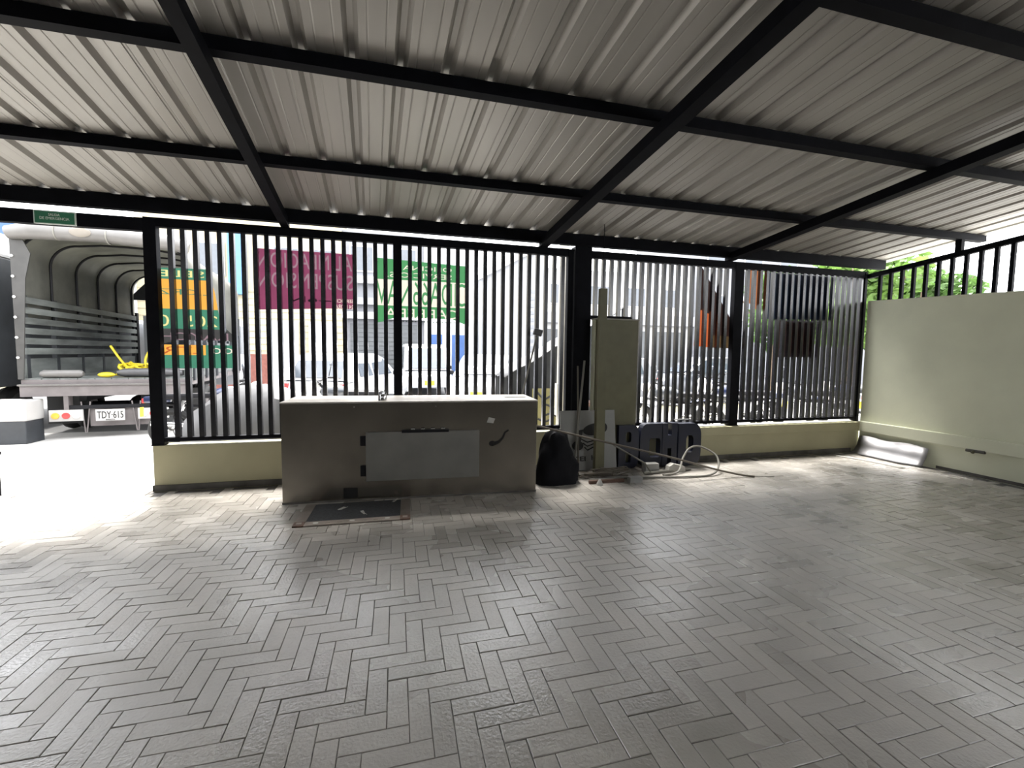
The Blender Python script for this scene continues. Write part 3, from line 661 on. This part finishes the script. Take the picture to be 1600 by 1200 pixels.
# dark box truck at the left of it
dt = thing('dark_truck', (-7.33, 8.75, -.012), 'dark box truck at the left border beside the stake truck', 'truck', rz=radians(4))
MB().box(-1.1, 1.05, 0, 5.0, .85, 3.0, c=.02).build('box_body', 'dark_panel', dt)
MB().box(-1.12, 1.07, -.01, 5.02, 3.0, 3.4, c=.05).build('box_top', 'white_wall', dt)
bp_ = MB().box(-1.1, 1.08, -.06, 0, .62, .80).build('bumper', 'plate_white', dt)
for i in range(6): MB().box(-1.0+i*.35, -.85+i*.35, -.065, -.06, .66, .76).build('reflector', 'lamp_red', bp_)
for s in (-.8, .8): MB().torus((s, 1.0, .42), .30, .12, 'x', 24, 8).build('tyre', 'rubber', dt, True)
MB().box(-1.0, 1.0, 5.1, 6.8, .5, 2.3, c=.1).build('cab', 'car_white', dt)
MB().box(.72, 1.0, -.10, -.02, .82, 1.02).build('brown_box', 'cardboard', dt)
cb = thing('concrete_block', (-5.88, 8.66, -.012), 'dark block with white sheet on top standing by the truck wheel', 'block')
MB().box(-.27, .27, -.12, .25, 0, .36, c=.01).build('block', 'dark_panel', cb)
MB().box(-.28, .28, -.13, .26, .36, .68, c=.02).build('white_sheet', 'plate_white', cb)

# ------------------------------------------------------------------ vehicles in the street
def car(name, loc, rz_, body, label, plate='plate_yellow', hgt=1.5, ln=4.0, wd=1.68, van=False):
    c = thing(name, loc, label, 'van' if van else 'car', rz=rz_, group='vehicles parked across the street'); h = wd/2
    # stations along y (rear at 0): (y, z_low, z_belt)
    low = [(0, .42, .72), (.06, .30, .86), (.5, .25, .92), (1.2, .22, .93), (2.7, .22, .92), (3.5, .25, .86), (3.92, .30, .70), (4.0, .40, .60)]
    rows = []
    for y, a, b in low:
        y *= ln/4; i = .08 if y < .1 or y > ln-.1 else 0
        rows.append([(-h+i+.06, y, a), (-h+i, y, a+.12), (-h+i, y, b-.08), (-h+i+.06, y, b), (0, y, b+.02), (h-i-.06, y, b), (h-i, y, b-.08), (h-i, y, a+.12), (h-i-.06, y, a)])
    bd = MB().grid(rows); bd.f.append(tuple(range(8, -1, -1))); k = 9*(len(low)-1); bd.f.append(tuple(range(k, k+9)))
    b = bd.build('body', body, c, True)
    top = [(.10, .90, .92), (.42, hgt-.06, .78), (1.0, hgt, .76), (2.0, hgt-.01, .76), (2.35, hgt-.10, .78), (3.05, .92, .92)]
    if van: top = [(.02, .90, .95), (.10, hgt-.04, .88), (1.0, hgt, .88), (2.4, hgt-.01, .88), (2.75, hgt-.12, .88), (3.4, .92, .94)]
    rows = []
    for y, z, f in top: rows.append([(-h*.96, y*ln/4, .88), (-h*f, y*ln/4, z-.03), (-h*f+.06, y*ln/4, z), (h*f-.06, y*ln/4, z), (h*f, y*ln/4, z-.03), (h*.96, y*ln/4, .88)])
    MB().grid(rows).build('roof', body, c, True)
    y1 = top[0][0]*ln/4; y2 = top[1][0]*ln/4; q = top[1][2]*h-.12
    MB().quad([(-q-.06, y1+.01, .96), (q+.06, y1+.01, .96), (q, y2-.045, hgt-.14), (-q, y2-.045, hgt-.14)]).build('rear_window', 'glass_dark', c)
    ya, yb = top[-1][0]*ln/4, top[-2][0]*ln/4
    MB().quad([(-q-.04, ya-.02, .98), (q+.04, ya-.02, .98), (q, yb+.03, hgt-.15), (-q, yb+.03, hgt-.15)]).build('windscreen', 'glass_dark', c)
    f = top[2][2]
    for s in (-1, 1):
        for p0, p1 in ((.62, 1.32), (1.42, 2.30)):
            MB().quad([(s*(h*.955+.004), p0*ln/4, .97), (s*(h*.955+.004), (p1+.25*(p1 > 2))*ln/4, .97), (s*(h*f+.016), p1*ln/4, hgt-.12), (s*(h*f+.016), (p0+.05)*ln/4, hgt-.12)]).build('side_window', 'glass_dark', c)
        for y in (.75, 3.2):
            w_ = MB().torus((s*(h-.10), y*ln/4, .30), .21, .09, 'x', 24, 8).build('tyre', 'rubber', c, True)
            MB().tube([(s*(h-.17), y*ln/4, .30), (s*(h-.03), y*ln/4, .30)], .15, 16).build('rim', 'chrome', w_, True)
        MB().box(s*(h-.17)-.10, s*(h-.17)+.10, -.015, .06, .66, .84, c=.02).build('tail_lamp', 'lamp_red', c)
        MB().box(s*(h-.20)-.13, s*(h-.20)+.13, ln-.12, ln+.01, .60, .74, c=.02).build('headlamp', 'lamp_clear', c)
        MB().box(s*(h+.06)-.07, s*(h+.06)+.07, 2.55*ln/4, 2.68*ln/4, .93, 1.05, c=.02).build('mirror', 'black_plastic', c)
    MB().box(-h+.06, h-.06, -.05, .06, .36, .52, c=.03).build('bumper', body, c); MB().box(-h+.06, h-.06, ln-.06, ln+.05, .34, .52, c=.03).build('bumper', body, c)
    for y in (-.056, ln+.05): MB().box(-.165, .165, y, y+.006, .42, .58).build('plate', plate, c)
    return c
car('hatchback', (-1.75, 10.3, -.04), radians(-20), 'car_white', 'white hatchback parked across from the left fence panel')
car('taxi_van', (.95, 19.3, -.04), radians(182), 'car_white', 'white van with yellow plate seen behind the fence post', hgt=1.85, van=True)
car('white_sedan', (3.1, 14.6, -.04), radians(163), 'car_white', 'white car seen through the bars under the green banner', hgt=1.5)
car('silver_car', (7.6, 12.6, -.04), radians(100), 'car_silver', 'silver car parked across from the meter pillar')
car('dark_car', (12.4, 13.2, -.04), radians(85), 'car_dark', 'dark car parked across from the right fence panel')
car('white_pickup', (10.2, 17.8, -.04), radians(95), 'car_white', 'white van further back in the street at the right', hgt=1.8, van=True)

def motorcycle(paint):
    c = thing('motorcycle', (0, 0, 0), 'motorcycle', 'motorcycle', group='motorcycles parked outside the fence')
    for y in (-.62, .66):
        t_ = MB().torus((0, y, .30), .25, .05, 'x', 24, 8).build('tyre', 'rubber', c, True)
        mb = MB()
        for k in range(5): a = 2*pi*k/5; mb.tube([(0, y, .30), (0, y+.22*cos(a), .30+.22*sin(a))], .012, 6)
        mb.tube([(-.05, y, .30), (.05, y, .30)], .04, 10).build('rim', 'chrome', t_, True)
    MB().ball((0, .16, .80), (.14, .26, .13), 14, 8).build('fuel_tank', paint, c, True)
    MB().box(-.12, .12, -.72, -.05, .74, .83, c=.035).build('seat', 'black_plastic', c)
    MB().box(-.09, .09, -.95, -.62, .70, .80, c=.03).build('tail', paint, c)
    MB().box(-.06, .06, -.97, -.94, .70, .77, c=.01).build('tail_lamp', 'lamp_red', c)
    MB().box(-.13, .13, -.12, .26, .28, .62, c=.04).tube([(0, .05, .5), (0, .15, .66)], .10, 12).build('engine', 'chrome', c, True)
    for s in (-1, 1):
        MB().tube([(s*.09, .66, .30), (s*.09, .42, .98)], .022, 8).build('fork', 'chrome', c, True)
        MB().tube([(s*.07, -.62, .30), (s*.09, -.45, .72)], .028, 8).build('shock', 'chrome', c, True)
        mr = MB().tube([(s*.28, .36, 1.04), (s*.34, .34, 1.20)], .008, 6).build('mirror_stem', 'black_plastic', c, True)
        MB().ball((s*.36, .34, 1.24), (.06, .015, .04), 10, 6).build('mirror', 'glass_dark', mr, True)
    MB().tube([(-.36, .24, 1.0), (-.22, .36, 1.02), (0, .40, .99), (.22, .36, 1.02), (.36, .24, 1.0)], .016, 8).build('handlebar', 'black_plastic', c, True)
    MB().ball((0, .52, .90), (.10, .09, .10), 12, 8).build('headlamp', 'lamp_clear', c, True)
    MB().tube([(.14, .2, .34), (.15, -.3, .32), (.16, -.85, .40)], [.025, .035, .045], 10).build('exhaust', 'chrome', c, True)
    MB().tube([(0, .42, .95), (0, .2, .66), (0, -.3, .62), (0, -.85, .70)], .025, 8).tube([(0, .1, .30), (0, -.62, .30)], .03, 8).build('frame', 'black_plastic', c, True)
    MB().grid([[(-.06, .66+.31*cos(a), .30+.31*sin(a)), (0, .66+.33*cos(a), .30+.33*sin(a)), (.06, .66+.31*cos(a), .30+.31*sin(a))] for a in [radians(d) for d in range(40, 161, 15)]]).build('fender', paint, c, True)
    MB().box(-.10, .10, -.985, -.975, .50, .64).build('plate', 'plate_yellow', c)
    MB().tube([(-.1, 0, .3), (-.25, -.08, .0)], .012, 6).build('side_stand', 'black_plastic', c, True)
    return c
m1 = motorcycle('car_dark'); m2 = motorcycle('moto_blue')
def put(o, x, y, a, label): o.location = (x, y, -.012); o.rotation_euler = (0, radians(-5), radians(a)); o['label'] = label; o['_base'] = [0, 0, 0]
put(m1, -.9, 8.4, 75, 'black motorcycle parked behind the grey cover')
put(m2, -2.75, 8.0, -75, 'navy motorcycle parked right behind the tyre banner')
for k, (x, y, a, lab) in enumerate(((5.1, 7.3, 60, 'black motorcycle parked just beyond the blue sign letters'), (6.6, 7.5, 70, 'navy motorcycle parked beyond the triangular banner'), (8.1, 7.2, 65, 'black motorcycle parked beyond the brown banner'), (9.7, 7.6, 75, 'navy motorcycle parked beyond the right end of the fence'), (7.6, 9.4, 110, 'black motorcycle in the second row beyond the right fence panel'))):
    put(copy_tree(m1 if k % 2 == 0 else m2), x, y, a, lab)
# grey covered motorcycle
mb = MB(); rows = []
for i in range(13):
    t = i/12; y = -1.0+2.0*t; top = (.62+.42*sin(pi*min(1, t*1.05))**.8 + .10*(t > .6)*sin((t-.6)*7)); hw_ = .30+.12*sin(pi*t)
    rows.append([(-hw_*(1+.06*sin(5*t)), y, 0), (-hw_*.85, y, top*.45+.03*sin(9*t)), (-hw_*.55, y, top*.85), (0, y, top+.02*cos(11*t)), (hw_*.55, y, top*.84), (hw_*.85, y, top*.45), (hw_*(1+.05*cos(6*t)), y, 0)])
mb.grid(rows); mb.f.append(tuple(range(6, -1, -1))); mb.f.append(tuple(range(84, 91)))
cvm = single('covered_motorcycle', mb, 'tarp_grey', 'motorcycle under a grey cover just outside the left fence panel', 'motorcycle', smooth=True, base=(0, 0, 0)); cvm.location = (-1.75, 6.75, -.012); cvm.rotation_euler = (0, 0, radians(78))
# street stall with sloping tarp and yellow cloth
sl = thing('street_stall', (2.9, 7.6, -.012), 'street stall under a sloping grey tarp with a yellow cloth', 'stall')
rows = [[(-1.15+2.2*i/10, -.45+.9*j/4, 1.12+.125*i+.02*sin(i*2+j)) for i in range(11)] for j in range(5)]
o = MB().grid(rows).build('tarp', 'tarp_grey', sl, True); o.modifiers.new('t', 'SOLIDIFY').thickness = .012
for x, z in ((-1.1, 1.1), (1.0, 2.35)):
    for y in (-.42, .42): MB().tube([(x, y, 0), (x, y, z)], .02, 8).build('post', 'black_plastic', sl, True)
MB().prism([(-1.1, .0), (1.0, .0), (1.0, 2.28), (-1.1, 1.08)], 'y', .36, .38).build('back_cloth', 'dark_panel', sl)
MB().box(-.95, .95, -.1, .34, .55, .62).build('shelf', 'rust_wood', sl)
yc = MB().box(-.66, .06, -.44, -.42, .28, .92).build('yellow_cloth', 'banner_yellow', sl)
for pts in (((-.58, .86), (-.45, .74), (-.30, .80), (-.20, .70)), ((-.50, .66), (-.36, .62), (-.30, .52), (-.42, .46)), ((-.22, .84), (-.10, .72), (-.16, .58), (-.28, .56), (-.24, .44), (-.08, .42)), ((-.56, .40), (-.44, .35), (-.34, .38)), ((-.02, .62), (.02, .50), (-.04, .38))):
    MB().tube(curve([(x, -.442, z) for x, z in pts], 5), .018, 6).build('painted_stroke', 'ink_black', yc, True)
up = thing('utility_pole', (2.53, 6.55, -.012), 'pale concrete street pole just outside beside the wide column', 'pole')
MB().tube([(0, 0, 0), (0, 0, 9)], [.085, .06], 14).build('shaft', 'concrete', up, True)
MB().box(-.11, .03, -.09, .02, .55, 1.05, c=.005).build('meter_box', 'concrete', up)

# ------------------------------------------------------------------ buildings across the street
def building(name, x0, x1, y0, h, mt, label, depth=6):
    b = thing(name, ((x0+x1)/2, y0, -.05), label, 'building'); MB().box(x0, x1, y0, y0+depth, -.04, h).build('wall', mt, b, world=True); b['x'] = (x0, x1); return b
def wpart(b, nm, mt, x0, x1, z0, z1, y, t=.06): return MB().box(x0, x1, y-t, y+.01, z0, z1).build(nm, mt, b, world=True)
def window(b, x0, x1, z0, z1, y):
    w_ = wpart(b, 'window', 'white_wall', x0, x1, z0, z1, y, .05)
    q = MB().box(x0+.06, x1-.06, y-.06, y-.045, z0+.06, z1-.06).build('pane', 'glass_dark', w_); o_ = b['_base']; q.data.transform(Matrix.Translation((-o_[0], -o_[1], -o_[2])))
    return w_
Y0 = 20.0
a = building('beige_house', -9.5, -2.2, Y0, 7.2, 'beige_wall', 'beige house with red brick base across the street')
wpart(a, 'brick_base', 'brick_red', -9.5, -2.2, -.04, 1.35, Y0, .08)
for x in (-4.4, -3.0):
    wpart(a, 'shutter_door', 'white_wall', x-.5, x+.5, 0, 2.7, Y0, .10)
for x in (-8.6, -7.0, -4.3, -2.9): window(a, x-.5, x+.5, 4.4, 5.7, Y0)
wpart(a, 'sign_panel', 'sky_blue', -6.35, -5.75, 3.7, 6.2, Y0, .25)
for k in range(10): wpart(a, 'string_course', 'beige_wall', -9.5, -2.2, 1.5+k*.26, 1.52+k*.26, Y0, .03)
b = building('grey_shop', -2.2, 1.2, Y0+.2, 6.6, 'grey_wall', 'grey shop with bands and a roller door across the street')
for k, z in enumerate((2.9, 3.5, 4.4)): wpart(b, 'band', 'white_wall' if k != 1 else 'pale_wall', -2.2, 1.2, z, z+.28, Y0+.2, .35)
rd = wpart(b, 'roller_door', 'shutter', -1.9, .9, -.04, 2.7, Y0+.2, .05)
for k in range(14): wpart(b, 'door_slat', 'shutter', -1.9, .9, .05+k*.19, .12+k*.19, Y0+.2, .075)
for x in (-1.4, .4): window(b, x-.5, x+.5, 4.9, 6.0, Y0+.2)
c = building('white_shop', 1.2, 3.5, Y0, 6.2, 'white_wall', 'white shop with blue doors across the street')
for x in (1.7, 2.7): d_ = wpart(c, 'door', 'blue_paint', x-.28, x+.28, 0, 2.3, Y0, .06)
window(c, 1.6, 2.1, 3.3, 4.3, Y0); window(c, 2.5, 3.0, 3.3, 4.3, Y0)
d = thing('pale_warehouse', (4.9, Y0-.5, -.05), 'pale warehouse wall with a sloping roof edge across the street', 'building')
MB().prism([(3.56, -.04), (6.54, -.04), (6.54, 6.3), (5.6, 5.95), (3.56, 4.85)], 'y', Y0-.5, Y0+5).build('wall', 'pale_wall', d, world=True)
MB().prism([(3.53, 4.72), (5.6, 5.85), (6.57, 6.2), (6.57, 6.45), (5.55, 6.1), (3.53, 4.97)], 'y', Y0-.7, Y0+5.1).build('roof_edge', 'white_wall', d, world=True)
for x in (4.2, 5.6): wpart(d, 'wall_panel', 'pale_wall', x-.5, x+.5, .2, 3.6, Y0-.5, .03)
wpart(d, 'strip_window', 'pale_wall', 5.75, 6.1, 1.6, 4.6, Y0-.5, .06)
for k in range(9): wpart(d, 'window_slat', 'grey_wall', 5.78, 6.07, 1.68+k*.32, 1.84+k*.32, Y0-.5, .09)
e = building('long_store', 6.6, 15.0, Y0+.3, 5.6, 'white_wall', 'long white store with dark shutters across the street')
for k in range(4):
    x = 7.7+k*2.0; wpart(e, 'shutter_door', 'shutter', x-.75, x+.75, -.04, 2.7, Y0+.3, .05); window(e, x-.6, x+.6, 3.9, 4.9, Y0+.3)
wpart(e, 'band', 'pale_wall', 6.6, 15.0, 3.0, 3.5, Y0+.3, .3)
f = building('tall_block', 15.0, 30.0, Y0, 8.5, 'grey_wall', 'tall grey block at the right end of the street')
for k in range(6):
    x = 16.2+k*2.3
    wpart(f, 'shutter_door', 'shutter', x-.8, x+.8, -.04, 2.6, Y0, .05)
    for z in (3.4, 6.0): window(f, x-.6, x+.6, z, z+1.3, Y0)
g = building('blue_roof_house', -24, -9.5, Y0-1, 5.8, 'white_wall', 'white house with blue roof band at the left end of the street')
wpart(g, 'roof_band', 'blue_paint', -24, -9.5, 5.1, 5.9, Y0-1, .4)
for k in range(6): x = -22.5+k*2.3; window(g, x-.6, x+.6, 2.6, 3.9, Y0-1); wpart(g, 'shutter_door', 'beige_wall', x-.8, x+.8, 0, 2.2, Y0-1, .05)

# ------------------------------------------------------------------ trees behind the right wall
def tree(x, y, h, r, mt, label, n=1500):
    t = thing('tree', (x, y, -.03), label, 'tree', group='trees beyond the right wall'); t['_base'] = [0, 0, 0]
    MB().tube([(0, 0, 0), (.05, .03, h*.35), (-.03, .05, h*.6), (0, 0, h*.85)], [.16, .12, .08, .03], 10).build('trunk', 'bark', t, True)
    for k in range(5):
        a = k*1.26; MB().tube([(0, 0, h*.42+k*.1), (.5*r*cos(a), .5*r*sin(a), h*.62), (.8*r*cos(a), .8*r*sin(a), h*.78)], [.06, .04, .015], 6).build('branch', 'bark', t, True)
    mb = MB(); cl = [(random.uniform(-.55, .55)*r, random.uniform(-.55, .55)*r, h*random.uniform(.45, .9), random.uniform(.4, .62)*r) for _ in range(9)]
    for _ in range(n):
        cx, cy, cz, cr = random.choice(cl); v = Vector((random.gauss(0, 1), random.gauss(0, 1), random.gauss(0, 1))).normalized()*cr*random.uniform(.7, 1.03)
        p = Vector((cx, cy, cz))+Vector((v.x, v.y, v.z*.8)); s_ = random.uniform(.09, .17)
        u = Vector((random.gauss(0, 1), random.gauss(0, 1), random.gauss(0, .5))).normalized(); q = u.cross(Vector((random.gauss(0, 1), random.gauss(0, 1), random.gauss(0, 1)))).normalized()
        n0 = len(mb.v); mb.v += [tuple(p-u*s_), tuple(p+q*s_*.5), tuple(p+u*s_), tuple(p-q*s_*.5)]; mb.f.append((n0, n0+1, n0+2, n0+3))
    me = bpy.data.meshes.new('foliage'); me.from_pydata(mb.v, [], mb.f); me.materials.append(MATS[mt])
    o = bpy.data.objects.new('foliage', me); COL.objects.link(o); o.parent = t; return t
tree(11.6, 9.1, 4.7, 1.45, 'leaf', 'tall bright green tree nearest the fence corner behind the right wall', 4200)
tree(15.2, 9.9, 4.9, 1.4, 'leaf_dark', 'darker green tree in the middle behind the right wall', 4200)
tree(15.9, 7.0, 3.5, 1.0, 'leaf', 'low light green tree at the right behind the railing', 4200)
tree(14.0, 14.0, 5.0, 1.5, 'leaf_dark', 'tall tree furthest back behind the fence corner', 4200)

for o in bpy.data.objects:
    for k in ('_base', 'x'):
        if k in o: del o[k]
